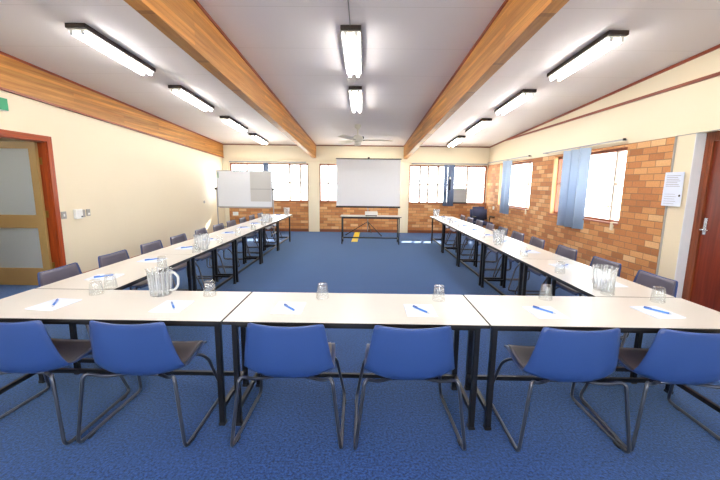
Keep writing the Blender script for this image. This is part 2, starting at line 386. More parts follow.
# ceiling trims
def slope_strip(name, x0, x1, ya, yb, f, h0, h1, mat):
    bm = bmesh.new()
    add_hexa(bm, [(x0, ya, f(ya) - h0), (x1, ya, f(ya) - h0), (x1, yb, f(yb) - h0), (x0, yb, f(yb) - h0),
                  (x0, ya, f(ya) + h1), (x1, ya, f(ya) + h1), (x1, yb, f(yb) + h1), (x0, yb, f(yb) + h1)])
    return obj(name, bm, mat)
struct(bx('trim_2', (XL, YF - 0.02, 2.745), (XR, YF + 0.005, 2.78), M['trim_x']), 'thin brown strip along the top of the far wall', 'trim')
struct(slope_strip('trim_3', XR - 0.02, XR + 0.005, YB, YF, ceil_z, 0.035, 0.002, M['trim']), 'sloping red-brown strip where the right wall meets the ceiling', 'trim')
struct(bx('trim_4', (XR - 0.022, YB, 2.80), (XR + 0.005, 10.6, 2.838), M['trim']), 'level red-brown strip high on the right wall', 'trim')
struct(bx('trim_5', (XL + 0.02, YF - 0.035, 2.245), (XR, YF + 0.004, 2.275), M['plaster_far'], bev=0.005), 'cream ledge along the far wall just above the windows', 'trim')
struct(bx('trim_6', (XR - 0.006, YB, 2.196), (XR + 0.004, 4.73, 2.206), M['grey_plate']), 'fine joint line on the plaster left of the mahogany door', 'trim')

# beams
def beam(x0, x1, label, sides):
    root = thing('ceiling_beam', label, 'beam', (0, 0, 0), 0, None, 'structure')
    bm = bmesh.new(); ya, yb = YB, YF - 0.001
    add_hexa(bm, [(x0, ya, beam_z(ya)), (x1, ya, beam_z(ya)), (x1, yb, beam_z(yb)), (x0, yb, beam_z(yb)),
                  (x0, ya, ceil_z(ya) + .01), (x1, ya, ceil_z(ya) + .01), (x1, yb, ceil_z(yb) + .01), (x0, yb, ceil_z(yb) + .01)])
    obj('timber', bm, M['beam'], root)
    for s in sides:
        xa, xb = ((x0 - 0.014, x0 + 0.002), (x1 - 0.002, x1 + 0.014))[s]
        o = slope_strip('edge_strip', xa, xb, ya, yb, ceil_z, 0.03, 0.0, M['trim']); o.parent = root
    return root
beam(-1.665, -1.545, 'laminated timber ceiling beam left of the centre lights', (0, 1))
beam(1.245, 1.355, 'laminated timber ceiling beam right of the centre lights', (0, 1))
lb = beam(XL - 0.05, XL + 0.03, 'deep laminated timber beam along the top of the left wall', (1,))
o = slope_strip('lower_strip', XL - 0.01, XL + 0.045, YB, YF, beam_z, 0.025, 0.0, M['trim']); o.parent = lb

# windows on the far wall
def far_window(n, mullions, label):
    x0, x1, z0, z1 = WIN[n]
    root = thing('window_%d' % n, label, 'window', (x0, YF + 0.06, z0), 0, None, 'structure')
    X = lambda v: v - x0
    h, w = z1 - z0, x1 - x0
    bm = bmesh.new()
    for lo, hi in (((0, -.03, 0), (.045, .05, h)), ((w - .045, -.03, 0), (w, .05, h)), ((.045, -.03, h - .045), (w - .045, .05, h)), ((.045, -.03, 0), (w - .045, .05, .03))):
        add_box(bm, lo, hi)
    obj('frame', bm, M['window_timber'], root)
    bm = bmesh.new()
    for v in mullions: add_box(bm, (X(v) - .03, -.012, .03), (X(v) + .03, .03, h - .045))
    ends = [x0 + .03] + list(mullions) + [x1 - .03]
    for a, b in zip(ends, ends[1:]): add_box(bm, (X(a) + .032, -.006, .57), (X(b) - .032, .024, .612))
    obj('glazing_bar', bm, M['alu_white'], root)
    bx('glass', (.04, .034, .025), (w - .04, .038, h - .04), M['pane'], root)
    bx('sill', (-.0, -.075, -.02), (w, .05, .004), M['window_timber'], root)
    return root
far_window(1, [-3.79, -3.24, -2.41, -2.06], 'wide far-wall window behind the whiteboard')
wb = far_window(2, [-1.17, -0.55, 0.05, 0.6], 'far-wall window half hidden by the projector screen')
wc = far_window(3, [1.80, 2.06, 2.38, 2.80, 3.32], 'far-wall window with the air conditioner, near the right corner')
for root, xs in ((wb, -1.17), (wc, 1.78)):
    o = bx('catch', (xs - root.location.x - .016, -.035, .66), (xs - root.location.x + .016, -.005, .76), M['black_plastic'], root)

def right_window(n, wdef, mull, label):
    ya, yb, z0, z1 = wdef
    root = thing('window_%d' % n, label, 'window', (XR + 0.10, ya, z0), 0, None, 'structure')
    h, w = z1 - z0, yb - ya
    bm = bmesh.new()
    for lo, hi in (((-.03, 0, 0), (.05, .05, h)), ((-.03, w - .05, 0), (.05, w, h)), ((-.03, .05, h - .05), (.05, w - .05, h)), ((-.03, .05, 0), (.05, w - .05, .04))):
        add_box(bm, lo, hi)
    obj('frame', bm, M['window_timber'], root)
    bm = bmesh.new()                                     # pale lining on the far reveal
    add_box(bm, (-.112, w - .035, 0), (-.03, w, h)); obj('reveal_lining', bm, M['pine_light'], root)
    bm = bmesh.new()
    for k, v in enumerate(mull): add_box(bm, (-.02, v - ya - .022, .04), (.03, v - ya + .022, h - .05))
    ends = [ya + .03] + list(mull) + [yb - .03]
    for k, (a, b) in enumerate(zip(ends, ends[1:])):
        zz = .62 if k != 1 else .25
        add_box(bm, (-.01, a - ya + .02, zz - .012), (.024, b - ya - .02, zz + .012))
    obj('glazing_bar', bm, M['alu_white'], root)
    bx('glass', (.034, .045, .035), (.038, w - .045, h - .045), M['pane'], root)
    bx('sill', (-.125, 0, -.02), (.05, w, .006), M['window_timber'], root)
    bx('stay', (-.05, .10, -.11), (-.118 - .012, .16, .02), M['cream_plastic'], root, .004)
    return root
right_window(4, W4, [9.0, 10.2], 'far window in the right brick wall')
right_window(5, W5, [5.90, 7.32], 'nearer window in the right brick wall, beside the paper notices')

# left door: jarrah frame, khaki leaf with two frosted panes standing open into the corridor
d = thing('door_1', 'open khaki door with two frosted panes in a red timber frame on the left', 'door', (XL, 5.19, 0), 0, None, 'structure')
bm = bmesh.new()
add_box(bm, (-.005, -.005, 0), (.02, .075, 2.18)); add_box(bm, (-.005, -1.145, 0), (.02, -1.065, 2.18))
add_box(bm, (-.13, -.02, 0), (-.004, .0, 2.11)); add_box(bm, (-.13, -1.07, 0), (-.004, -1.05, 2.11))
obj('door_frame', bm, M['jarrah'], d)
bm = bmesh.new(); add_box(bm, (-.005, -1.065, 2.105), (.021, -.005, 2.18)); add_box(bm, (-.13, -1.05, 2.09), (-.004, -.02, 2.11)); obj('door_head', bm, M['jarrah_h'], d)
bm = bmesh.new(); lw = 1.0; X0 = -.10
for a, b, c, e in ((0, .105, 0, 2.085), (lw - .105, lw, 0, 2.085), (.105, lw - .105, 0, .26), (.105, lw - .105, .86, 1.05), (.105, lw - .105, 1.99, 2.085)):
    add_box(bm, (X0 - b, -.075, .008 + c), (X0 - a, -.035, .008 + e))
leaf = obj('door_leaf', bm, M['khaki'], d)
bx('glass_pane', (X0 - lw + .10, -.06, 1.055), (X0 - .10, -.05, 2.0), M['frost'], leaf)
bx('glass_pane', (X0 - lw + .10, -.06, .265), (X0 - .10, -.05, .87), M['frost'], leaf)
for z in (.25, 1.02, 1.78):
    bx('hinge', (X0 - .02, -.034, z), (X0 + .03, -.018, z + .10), M['brass'], leaf)

# corridor beyond the left door
struct(bx('wall_corridor', (XL - 2.5, 2.0, 0), (XL - 2.4, 8.0, 2.6), M['plaster']), 'pale corridor wall seen through the open left door', 'wall')
struct(bx('wall_corridor_end', (XL - 2.4, 7.9, 0), (XL - .12, 8.0, 2.6), M['plaster']), 'pale end wall of the corridor beyond the left door', 'wall')
struct(bx('wall_corridor_near', (XL - 2.4, 2.0, 0), (XL - .12, 2.1, 2.6), M['plaster']), 'near end wall of the corridor beyond the left door', 'wall')
struct(bx('ceiling_corridor', (XL - 2.5, 2.0, 2.6), (XL - .12, 8.0, 2.7), M['ceiling']), 'ceiling of the corridor beyond the left door', 'ceiling')

# right door in its recess
d = thing('door_2', 'mahogany door with steel lever in a brown frame at the right edge', 'door', (XR + 0.115, 4.45, 0), 0, None, 'structure')
bm = bmesh.new(); add_box(bm, (0, -.10, 0), (.10, 0, 2.205)); add_box(bm, (-.004, -.055, 0), (.0, -.03, 2.1)); add_box(bm, (0, -1.03, 0), (.10, -.93, 2.205)); obj('door_frame', bm, M['frame_brown'], d)
bx('door_head', (0, -.93, 2.10), (.10, -.10, 2.205), M['frame_brown'], d)
leaf = bx('door_leaf', (.022, -.93, .006), (.062, -.10, 2.10), M['mahogany'], d)
bx('lock_plate', (.012, -.165, 1.0), (.024, -.125, 1.2), M['chrome'], leaf, .003)
bm = bmesh.new(); add_tube(bm, [(.02, -.145, 1.06), (-.035, -.145, 1.06), (-.038, -.145, 1.06), (-.038, -.25, 1.06)], .009); obj('lever', bm, M['chrome'], leaf)
struct(bx('trim_7', (XR - .003, 4.447, 0), (XR + .116, 4.458, 2.205), M['lit_reveal']), 'side of the door recess on the right wall, coloured pale as if lit', 'trim')
struct(bx('wall_outer', (XR + 0.215, 3.3, -.1), (XR + .30, 4.6, 2.4), M['plaster']), 'wall behind the mahogany door', 'wall')

# outside
struct(bx('outdoor_ground', (-60, -30, -0.5), (70, 90, -0.4), M['concrete']), 'bright pale ground outside the windows', 'ground')
bm = bmesh.new()
add_box(bm, (-9, YF + .22, 2.6), (9, 14.16, 2.75)); add_box(bm, (-1.1, 14.16, 2.6), (2.0, 14.7, 2.75)); add_box(bm, (XR + .22, 0, 2.6), (XR + 1.5, YF + .22, 2.75))  # unseen overhang added so only thin sun strips reach the carpet
struct(obj('added_overhang', bm, M['soffit']), 'added unseen roof overhang that trims the sun outside the windows', 'roof')

# ------------------------------------------------------------------ lights of the room
def make_light():
    r = thing('ceiling_light', 'x', 'ceiling light')
    L_ = 1.26
    bm = bmesh.new(); add_box(bm, (-.105, 0, -.045), (.105, L_, 0), 0, .004); obj('housing', bm, M['tray'], r)
    bm = bmesh.new()
    add_hexa(bm, [(-.10, .03, -.062), (.10, .03, -.062), (.10, L_ - .03, -.062), (-.10, L_ - .03, -.062), (-.10, .03, -.045), (.10, .03, -.045), (.10, L_ - .03, -.045), (-.10, L_ - .03, -.045)])
    obj('reflector', bm, M['reflector'], r)
    for s in (-1, 1):
        x = s * .055
        t = bmesh.new(); add_tube(t, [(x, .045, -.086), (x, L_ - .045, -.086)], .02, 12, 0, False); obj('tube', t, M['tube'], r)
        for y in (.03, L_ - .03):
            bx('lampholder', (x - .016, y - .012, -.105), (x + .016, y + .012, -.055), M['white_plastic'], r, .003)
    return r
LIGHTS = [(-2.995, 3.93, 'lit twin-tube ceiling light on the left, nearest the camera'), (-2.995, 5.87, 'lit twin-tube ceiling light on the left, second from the camera'),
          (-2.995, 7.88, 'lit twin-tube ceiling light on the left, third from the camera'), (-2.995, 9.78, 'lit twin-tube ceiling light on the left, closest to the far wall'),
          (-0.158, 3.93, 'lit twin-tube ceiling light between the beams, nearer one with a cable'), (-0.158, 5.85, 'lit twin-tube ceiling light between the beams, the one near the fan'),
          (2.61, 4.0, 'lit twin-tube ceiling light on the right, nearest the camera'), (2.58, 5.92, 'lit twin-tube ceiling light on the right, second from the camera'),
          (2.58, 7.87, 'lit twin-tube ceiling light on the right, third from the camera'), (2.58, 9.85, 'lit twin-tube ceiling light on the right, closest to the far wall')]
for x in (-2.995, -0.158, 2.6):  # extra fixtures out of view, added to light the near end
    for y, w in ((1.70, 'overhead'), (-0.2, 'behind the camera'), (-2.1, 'by the back wall')):
        LIGHTS.append((x, y, 'added unseen twin-tube ceiling light %s, %s' % (w, 'left column' if x < -1 else 'middle column' if x < 1 else 'right column')))
l0 = make_light()
for i, (x, y, lab) in enumerate(LIGHTS):
    z = ceil_z(y) - 0.003
    o = l0 if i == 0 else dup(l0, (0, 0, 0), 0, lab)
    o.location = (x, y, z); o.rotation_euler = (math.atan(-0.05), 0, 0); o['label'] = lab; o['group'] = 'twin-tube ceiling lights'
# unseen corridor lamp, added to brighten the frosted door panes
cl = thing('corridor_fill', 'added unseen round fill light in the corridor beyond the left door', 'ceiling light', (XL - 1.5, 4.2, 2.6))
bm = bmesh.new(); add_lathe(bm, [(.11, -.02), (.12, 0)], 24); obj('base', bm, M['white_plastic'], cl)
bm = bmesh.new(); add_lathe(bm, [(.03, -.075), (.07, -.06), (.095, -.04), (.10, -.02)], 24); obj('diffuser', bm, emit_mat('corridor_fill_glow', (1, .97, .94, 1), 120), cl)

tb_ = tb('light_cable', [(-.165, 3.93, ceil_z(3.93) - .006), (-.165, 1.0, ceil_z(1.0) - .006)], .005, M['grey_plate'])
tag(tb_, 'thin grey cable running along the ceiling to the nearer centre light', 'cable')

# ceiling fan
FX, FYY = -0.165, 8.66; cz = ceil_z(FYY)
f = thing('ceiling_fan', 'cream three-bladed ceiling fan between the beams', 'fan', (FX, FYY, cz))
bm = bmesh.new(); add_lathe(bm, [(.03, -.09), (.06, -.07), (.07, -.02), (.075, .002)], 20); obj('ceiling_rose', bm, M['off_white'], f)
tb('downrod', [(0, 0, -.05), (0, 0, -.24)], .014, M['off_white'], f, 10)
bm = bmesh.new(); add_lathe(bm, [(.05, -.39), (.115, -.375), (.13, -.33), (.125, -.28), (.07, -.235), (.03, -.225)], 24); obj('motor', bm, M['off_white'], f)
bm = bmesh.new(); add_lathe(bm, [(.03, -.475), (.075, -.465), (.085, -.42), (.06, -.385)], 24); obj('light_cap', bm, M['white_plastic'], f)
for a in (4, 124, 244):
    c, s = math.cos(math.radians(a)), math.sin(math.radians(a))
    bm = bmesh.new()
    n = 10
    top, bot = [], []
    for k in range(n + 1):
        u = k / n; r = .16 + u * .66; hw = .045 + .02 * u; tilt = .018
        for sgn in (1, -1):
            lx, ly, lz = r, sgn * hw, -.34 + sgn * tilt
            p = (lx * c - ly * s, lx * s + ly * c)
            top.append(bm.verts.new((p[0], p[1], lz + .004))); bot.append(bm.verts.new((p[0], p[1], lz - .004)))
    for k in range(n):
        i = 2 * k
        bm.faces.new((top[i], top[i + 1], top[i + 3], top[i + 2])); bm.faces.new((bot[i + 2], bot[i + 3], bot[i + 1], bot[i]))
        bm.faces.new((top[i], top[i + 2], bot[i + 2], bot[i])); bm.faces.new((top[i + 3], top[i + 1], bot[i + 1], bot[i + 3]))
    bm.faces.new((top[1], top[0], bot[0], bot[1])); bm.faces.new((top[-2], top[-1], bot[-1], bot[-2]))
    add_box(bm, (0, 0, 0), (0.001, 0.001, 0.001)) if False else None
    bl = obj('blade', bm, M['off_white'], f)
    tb('blade_iron', [(.10 * c, .10 * s, -.345), (.22 * c, .22 * s, -.345)], .012, M['grey_plate'], bl, 6)
bx('pull_switch', (.10, -.02, -.31), (.145, .02, -.26), M['black_plastic'], f, .003)

sd = thing('smoke_detector', 'round white smoke detector on the ceiling between the two centre lights', 'smoke detector', (-.20, 5.52, ceil_z(5.52)))
bm = bmesh.new(); add_lathe(bm, [(.035, -.05), (.06, -.042), (.07, -.02), (.072, .002)], 24); obj('body', bm, M['white_plastic'], sd)
for x, y, lab in ((-.32, 3.28, 'pale ceiling plate at the top edge, left of the centre light cable'), (2.86, 3.30, 'pale ceiling plate at the top edge, near the right lights')):
    p = thing('ceiling_plate', lab, 'ceiling plate', (x, y, ceil_z(y)))
    bm = bmesh.new(); add_lathe(bm, [(.075, -.012), (.085, .004)], 20); obj('plate', bm, M['white_plastic'], p)
    tb('hook', [(0, 0, -.01), (.02, 0, -.03), (.05, 0, -.02)], .004, M['grey_plate'], p, 6)

# ------------------------------------------------------------------ tables
TZ = 0.73
def make_table(length, depth, label, cat_group, loc, rz, stretcher_side=1, slim=False, inset=.075):
    """length along local x, centred; local -y is the sitters' side"""
    r = thing('meeting_table' if not slim else 'side_table', label, 'table', loc, rz, cat_group)
    hl, hd = length / 2, depth / 2
    bm = bmesh.new()
    add_box(bm, (-hl + .004, -hd + .004, TZ - .016), (hl - .004, hd - .004, TZ), 0)
    top = obj('tabletop', bm, M['laminate'], r)
    bm = bmesh.new()
    for lo, hi in (((-hl, -hd, TZ - .021), (hl, -hd + .004, TZ - .002)), ((-hl, hd - .004, TZ - .021), (hl, hd, TZ - .002)),
                   ((-hl, -hd + .004, TZ - .021), (-hl + .004, hd - .004, TZ - .002)), ((hl - .004, -hd + .004, TZ - .021), (hl, hd - .004, TZ - .002)),
                   ((-hl + .004, -hd + .004, TZ - .021), (hl - .004, hd - .004, TZ - .0165))):
        add_box(bm, lo, hi)
    obj('edging', bm, M['black_edge'], top)
    w = .017 if not slim else .014
    bm = bmesh.new()
    ix, iy = hl - .05, hd - .075
    iq = hd - inset
    add_box(bm, (-ix, -iq - .012, TZ - .06), (ix, -iq + .012, TZ - .021)); add_box(bm, (-ix, iy - .012, TZ - .06), (ix, iy + .012, TZ - .021))
    add_box(bm, (-ix - .012, -iq, TZ - .06), (-ix + .012, iy, TZ - .021)); add_box(bm, (ix - .012, -iq, TZ - .06), (ix + .012, iy, TZ - .021))
    obj('underframe', bm, M['black_steel'], r)
    for sx in (-1, 1):
        for sy in (-1, 1):
            ly = iy if sy > 0 else -iq
            bm = bmesh.new(); add_box(bm, (sx * ix - w, ly - w, .012), (sx * ix + w, ly + w, TZ - .021), 0, .003)
            lg = obj('leg', bm, M['black_steel'], r)
            bx('foot_cap', (sx * ix - w - .003, ly - w - .003, 0), (sx * ix + w + .003, ly + w + .003, .018), M['black_plastic'], lg)
        bx('end_rail', (sx * ix - .012, -iq + w, .10), (sx * ix + .012, iy - w, .13), M['black_steel'], r)
    yy = stretcher_side * (iy - .03)
    bx('long_rail', (-ix + .012, yy - .012, .10), (ix - .012, yy + .012, .13), M['black_steel'], r)
    return r

FT = [(-2.535, -.849, 'front table at the left corner, with the handled jug'), (-.843, .760, 'middle table of the front row, facing the camera'), (.766, 2.405, 'front table at the right corner, by the brown door')]
for x0, x1, lab in FT:
    make_table(x1 - x0, .60, 'cream-topped black-legged ' + lab, 'cream meeting tables in a U', ((x0 + x1) / 2, 2.33, 0), 0, 1)
ORD = ['nearest the camera', 'second from the camera', 'third from the camera', 'fourth from the camera', 'at the far end']
TL = 1.394
lt0 = make_table(TL - .006, .61, 'x', 'cream meeting tables in a U', (-2.225, 0, 0), math.radians(-90), 1, False, .215)
rt0 = make_table(TL - .006, .61, 'x', 'cream meeting tables in a U', (2.075, 0, 0), math.radians(90), 1, False, .2)
for k in range(5):
    y = 2.634 + TL * (k + .5)
    for base, x, a, side in ((lt0, -2.225, -90, 'left'), (rt0, 2.075, 90, 'right')):
        lab = 'cream-topped table in the %s arm of the U, %s' % (side, ORD[k])
        if k == 0: base.location = (x, y, 0); base['label'] = lab
        else: dup(base, (x, y, 0), math.radians(a), lab)
pt = make_table(1.59, .55, 'small slim cream table standing alone under the projector screen', None, (.18, 9.47, 0), 0, 1, True)
del_group = pt.get('group')

# ------------------------------------------------------------------ chairs
PROF = [(-.262, .770, .200, .024), (-.264, .760, .216, .028), (-.264, .728, .225, .033), (-.262, .67, .234, .040), (-.258, .61, .244, .047), (-.252, .55, .254, .055),
        (-.243, .490, .264, .064), (-.230, .445, .270, .070), (-.202, .410, .273, .068), (-.155, .392, .273, .058), (-.09, .390, .270, .046), (.0, .402, .265, .034),
        (.09, .420, .259, .026), (.16, .433, .252, .019), (.198, .431, .244, .014), (.212, .418, .238, .010)]
def shell_grid(bm, tmax, off, s0, s1, nt=16, thick=.006):
    P = PROF[s0:s1]
    rows = []
    for i, (y, z, hw, k) in enumerate(P):
        a = P[max(i - 1, 0)]; b = P[min(i + 1, len(P) - 1)]
        t = Vector((0, b[0] - a[0], b[1] - a[1])).normalized()
        n = Vector((0, -t.z, t.y))                       # towards the sitter
        if n.y < 0 and n.z < 0: n = -n
        row = []
        for j in range(nt + 1):
            u = (-1 + 2 * j / nt) * tmax
            p = Vector((u * hw, y, z)) + n * (k * abs(u) ** 2.6 + off)
            if z > .71: p.z -= .016 * (1 - u * u) * ((z - .71) / .06)
            row.append(p)
        rows.append((row, n))
    V1 = [[bm.verts.new(p) for p in r] for r, n in rows]
    V2 = [[bm.verts.new(p + n * thick) for p in r] for r, n in rows]
    R, C = len(V1), nt + 1
    for i in range(R - 1):
        for j in range(C - 1):
            bm.faces.new((V1[i][j], V1[i][j + 1], V1[i + 1][j + 1], V1[i + 1][j])).smooth = True
            bm.faces.new((V2[i][j], V2[i + 1][j], V2[i + 1][j + 1], V2[i][j + 1])).smooth = True
        bm.faces.new((V1[i][0], V1[i + 1][0], V2[i + 1][0], V2[i][0])); bm.faces.new((V1[i][-1], V2[i][-1], V2[i + 1][-1], V1[i + 1][-1]))
    for j in range(C - 1):
        bm.faces.new((V1[0][j], V2[0][j], V2[0][j + 1], V1[0][j + 1])); bm.faces.new((V1[-1][j], V1[-1][j + 1], V2[-1][j + 1], V2[-1][j]))

def make_chair():
    r = thing('shell_chair', 'x', 'chair')
    bm = bmesh.new(); shell_grid(bm, 1.0, 0, 0, len(PROF)); obj('shell', bm, M['shell'], r)
    bm = bmesh.new(); shell_grid(bm, .90, .0065, 1, len(PROF) - 1, thick=.007); obj('upholstery', bm, M['vinyl'], r)
    for s in (-1, 1):
        pts = [(s * .10, -.13, .379), (s * .20, -.19, .392), (s * .268, -.262, .452), (s * .322, -.29, .011), (s * .312, .285, .011), (s * .262, .18, .33), (s * .235, .12, .392), (s * .12, .07, .392)]
        bm = bmesh.new(); add_tube(bm, pts, .0105, 8); fr = obj('sled_leg', bm, M['rod'], r)
        for y in (-.20, .20):
            bx('glide', (s * .317 - .012, y - .025, 0), (s * .317 + .012, y + .025, .006), M['black_plastic'], fr)
    for y, zz in ((-.13, .379), (.07, .392)):
        tb('cross_rod', [(-.13, y, zz), (.13, y, zz)], .0095, M['rod'], r)
    return r
ch0 = make_chair()
FC = [(-2.047, 2.165, -2, 'blue shell chair with its back to us, leftmost of the front row'),
      (-1.345, 2.165, -1, 'blue shell chair with its back to us, second from left in the front row'),
      (-.438, 2.165, 0, 'blue shell chair at the middle front table, its left seat'),
      (.283, 2.165, 1, 'blue shell chair at the middle front table, its right seat'),
      (1.243, 2.17, 0, 'blue shell chair with its back to us, second from right in the front row'),
      (1.92, 2.165, -3, 'blue shell chair with its back to us, rightmost of the front row')]
used = False
def place_chair(x, y, rz, lab, grp):
    global used
    if not used:
        used = True; ch0.location = (x, y, 0); ch0.rotation_euler = (0, 0, math.radians(rz)); ch0['label'] = lab; ch0['group'] = grp; return ch0
    return dup(ch0, (x, y, 0), math.radians(rz), lab, grp)
for x, y, a, lab in FC: place_chair(x, y, a, lab, 'blue chairs along the front tables')
NTH = ['nearest the camera', 'second from the camera', 'third from the camera', 'fourth from the camera', 'fifth from the camera',
       'fifth from the far end', 'fourth from the far end', 'third from the far end', 'second from the far end', 'at the far end']
LY = [3.19, 3.89, 4.63, 5.30, 6.07, 6.80, 7.50, 8.20, 8.90, 9.60]
RY = [3.20, 3.87, 4.68, 5.48, 6.17, 6.87, 7.57, 8.27, 8.97, 9.65]
rj = random.Random(3)
for k in range(10):
    place_chair(-2.575 + rj.uniform(-.012, .012), LY[k], -90 + rj.uniform(-2, 2), 'shell chair against the left wall side of the U, %s' % NTH[k], 'chairs along the left tables')
    place_chair(2.455 + rj.uniform(-.012, .012), RY[k], 90 + rj.uniform(-2, 2), 'shell chair on the brick wall side of the U, %s' % NTH[k], 'chairs along the right tables')

# ------------------------------------------------------------------ things on the tables
def make_pad():
    r = thing('notepad', 'x', 'notepad')
    bx('backing', (-.097, -.111, 0), (.097, .111, .0012), M['paper_board'], r)
    bx('sheets', (-.096, -.110, .0012), (.096, .110, .005), M['paper'], r)
    return r
def make_pen():
    r = thing('pen', 'x', 'pen')
    bm = bmesh.new(); add_tube(bm, [(-.078, 0, .0065), (.06, 0, .0065)], .0065, 8, 0, False); obj('barrel', bm, M['pen'], r)
    bm = bmesh.new(); add_tube(bm, [(.06, 0, .0065), (.08, 0, .0065)], [.006, .002], 8, 0, False); obj('tip', bm, M['pen_tip'], r)
    bx('clip', (-.077, -.002, .0125), (-.035, .002, .0155), M['pen_dark'], r)
    return r
def make_tumbler():
    r = thing('tumbler', 'x', 'glass')
    bm = bmesh.new()                                     # upside down: rim on the table
    prof = [(.0445, 0), (.0435, .02), (.040, .06), (.0355, .100), (.031, .108), (.0, .109), (.0, .090), (.030, .088), (.0365, .055), (.0405, .015), (.0418, 0)]
    rings = [(max(a, .0006), z) for a, z in prof]
    add_lathe(bm, rings, 48, flute=.05, nfl=9, close=True)
    obj('glass', bm, M['tumbler'], r)
    return r
def make_jug():
    r = thing('water_jug', 'x', 'jug')
    bm = bmesh.new()
    prof = [(.066, 0), (.069, .006), (.074, .07), (.080, .165), (.084, .192), (.0815, .192), (.077, .165), (.071, .07), (.064, .012), (.0006, .010), (.0006, 0)]
    add_lathe(bm, prof, 112, flute=.055, nfl=14, close=True)
    for v in bm.verts:                                   # pouring lip
        if v.co.z > .15 and v.co.x < -.05:
            v.co.x -= .022 * ((v.co.z - .15) / .042) * max(0, 1 - abs(v.co.y) / .035)
    for fc in bm.faces:                                  # the raised flutes are thicker, milkier plastic
        c = fc.calc_center_median()
        if c.xy.length > .05 and .012 < c.z < .18 and math.cos(14 * math.atan2(c.y, c.x)) > .45: fc.material_index = 1
    obj('body', bm, [M['jug'], M['jug_rib']], r)
    bm = bmesh.new(); add_tube(bm, [(.074, 0, .165), (.105, 0, .17), (.135, 0, .14), (.130, 0, .07), (.10, 0, .035), (.066, 0, .035)], .0095, 10); obj('handle', bm, M['jug_handle'], r)
    return r
pad0, pen0, tum0, jug0 = make_pad(), make_pen(), make_tumbler(), make_jug()
first = {}
def put(base, loc, rz, lab, grp):
    if base.name not in first:
        first[base.name] = 1; base.location = loc; base.rotation_euler = (0, 0, math.radians(rz)); base['label'] = lab; base['group'] = grp; return base
    return dup(base, loc, math.radians(rz), lab, grp)
GP, GN, GG, GJ = 'notepads set out on the tables', 'blue pens on the notepads', 'upturned tumblers on the tables', 'water jugs on the tables'
FP = [(-2.07, 2.28, -7, 'leftmost front'), (-1.27, 2.275, 0, 'second-from-left front'), (-.49, 2.28, 0, 'left seat of the middle front table'),
      (.38, 2.27, 0, 'right seat of the middle front table'), (1.20, 2.265, 2, 'second-from-right front'), (1.96, 2.30, 5, 'rightmost front')]
FPEN = [(-2.064, 2.277, -59.7), (-1.255, 2.255, -56.1), (-0.477, 2.251, -50.4), (0.385, 2.253, -56.2), (1.204, 2.28, -55.9), (1.968, 2.301, -55.5)]
FG = [(-1.965, 2.52), (-1.126, 2.525), (-.293, 2.50), (.549, 2.494), (1.346, 2.55), (2.15, 2.53)]
FN = ['before the leftmost front chair', 'before the second front chair from left', 'before the left chair of the middle front table', 'before the right chair of the middle front table',
      'before the second front chair from right', 'before the rightmost front chair']
for i in range(6):
    x, y, a, _ = FP[i]
    put(pad0, (x, y, TZ), a, 'white notepad on the table ' + FN[i], GP)
    px, py, pa = FPEN[i]; put(pen0, (px, py, TZ + .0052), pa, 'blue pen on the notepad ' + FN[i], GN)
    put(tum0, (FG[i][0], FG[i][1], TZ), 0, 'upturned clear tumbler ' + FN[i].replace('before', 'beyond the notepad of'), GG)
for k in range(10):
    for side, sx, ys in (('left', -1, LY), ('right', 1, RY)):
        y = ys[k]; x = -2.24 if sx < 0 else 2.10
        py = y - .20; gy = y - .50
        nm = 'for the %s-arm chair %s' % (side, NTH[k])
        put(pad0, (x, py, TZ), (-90 if sx < 0 else 90) + rj.uniform(-6, 6), 'white notepad ' + nm, GP)
        put(pen0, (x + rj.uniform(-.01, .01), py, TZ + .005), (40 if sx < 0 else 35) + rj.uniform(-12, 12), 'blue pen lying on the notepad ' + nm, GN)
        gx = (-1.975 if sx < 0 else 1.90) + rj.uniform(-.01, .01)
        put(tum0, (gx, gy, TZ), 0, 'upturned clear tumbler ' + nm, GG)
JUGS = [(-1.49, 2.53, 0, 'ribbed clear jug with handle on the front left table'), (-2.0, 4.33, 70, 'clear jug on the left arm, nearest the camera there'),
        (-2.06, 7.47, 90, 'clear jug on the left arm, near its middle'), (-2.06, 9.53, 90, 'clear jug on the far end of the left arm'),
        (1.945, 2.82, 100, 'ribbed clear jug on the right arm, beside the front table'), (1.97, 5.17, 90, 'clear jug on the right arm, near its middle'),
        (1.93, 9.53, 80, 'clear jug on the far end of the right arm')]
for x, y, a, lab in JUGS: put(jug0, (x, y, TZ), a, lab, GJ)

# ------------------------------------------------------------------ far end: screen, projector, whiteboard, chair
s = thing('projector_screen', 'white tripod projector screen pulled up before the far wall', 'projector screen', (.125, 10.95, 0))
bx('fabric', (-.965, -.004, .90), (.965, .002, 2.30), M['screen'], s)
bx('bottom_bar', (-.985, -.014, .845), (.985, .012, .90), M['black_plastic'], s, .004)
bx('top_bar', (-.985, -.014, 2.295), (.985, .012, 2.325), M['black_plastic'], s, .004)
pole = tb('pole', [(0, .03, .12), (0, .03, 2.36)], .014, M['alu'], s, 10)
bx('hook', (-.03, .0, 2.325), (.03, .045, 2.365), M['black_plastic'], pole)
for p in ((-.67, -.05, .012), (.42, -.20, .012), (.12, .52, .012)):
    lg = tb('tripod_leg', [(0, .03, .42), p], .013, M['black_steel'], s, 8)
    bm = bmesh.new(); add_lathe(bm, [(.018, 0), (.018, .03)], 10, (p[0], p[1], 0)); obj('foot_cap', bm, M['black_plastic'], lg)
tb('brace', [(0, .03, .14), (.21, -.085, .215)], .007, M['black_steel'], s, 6)

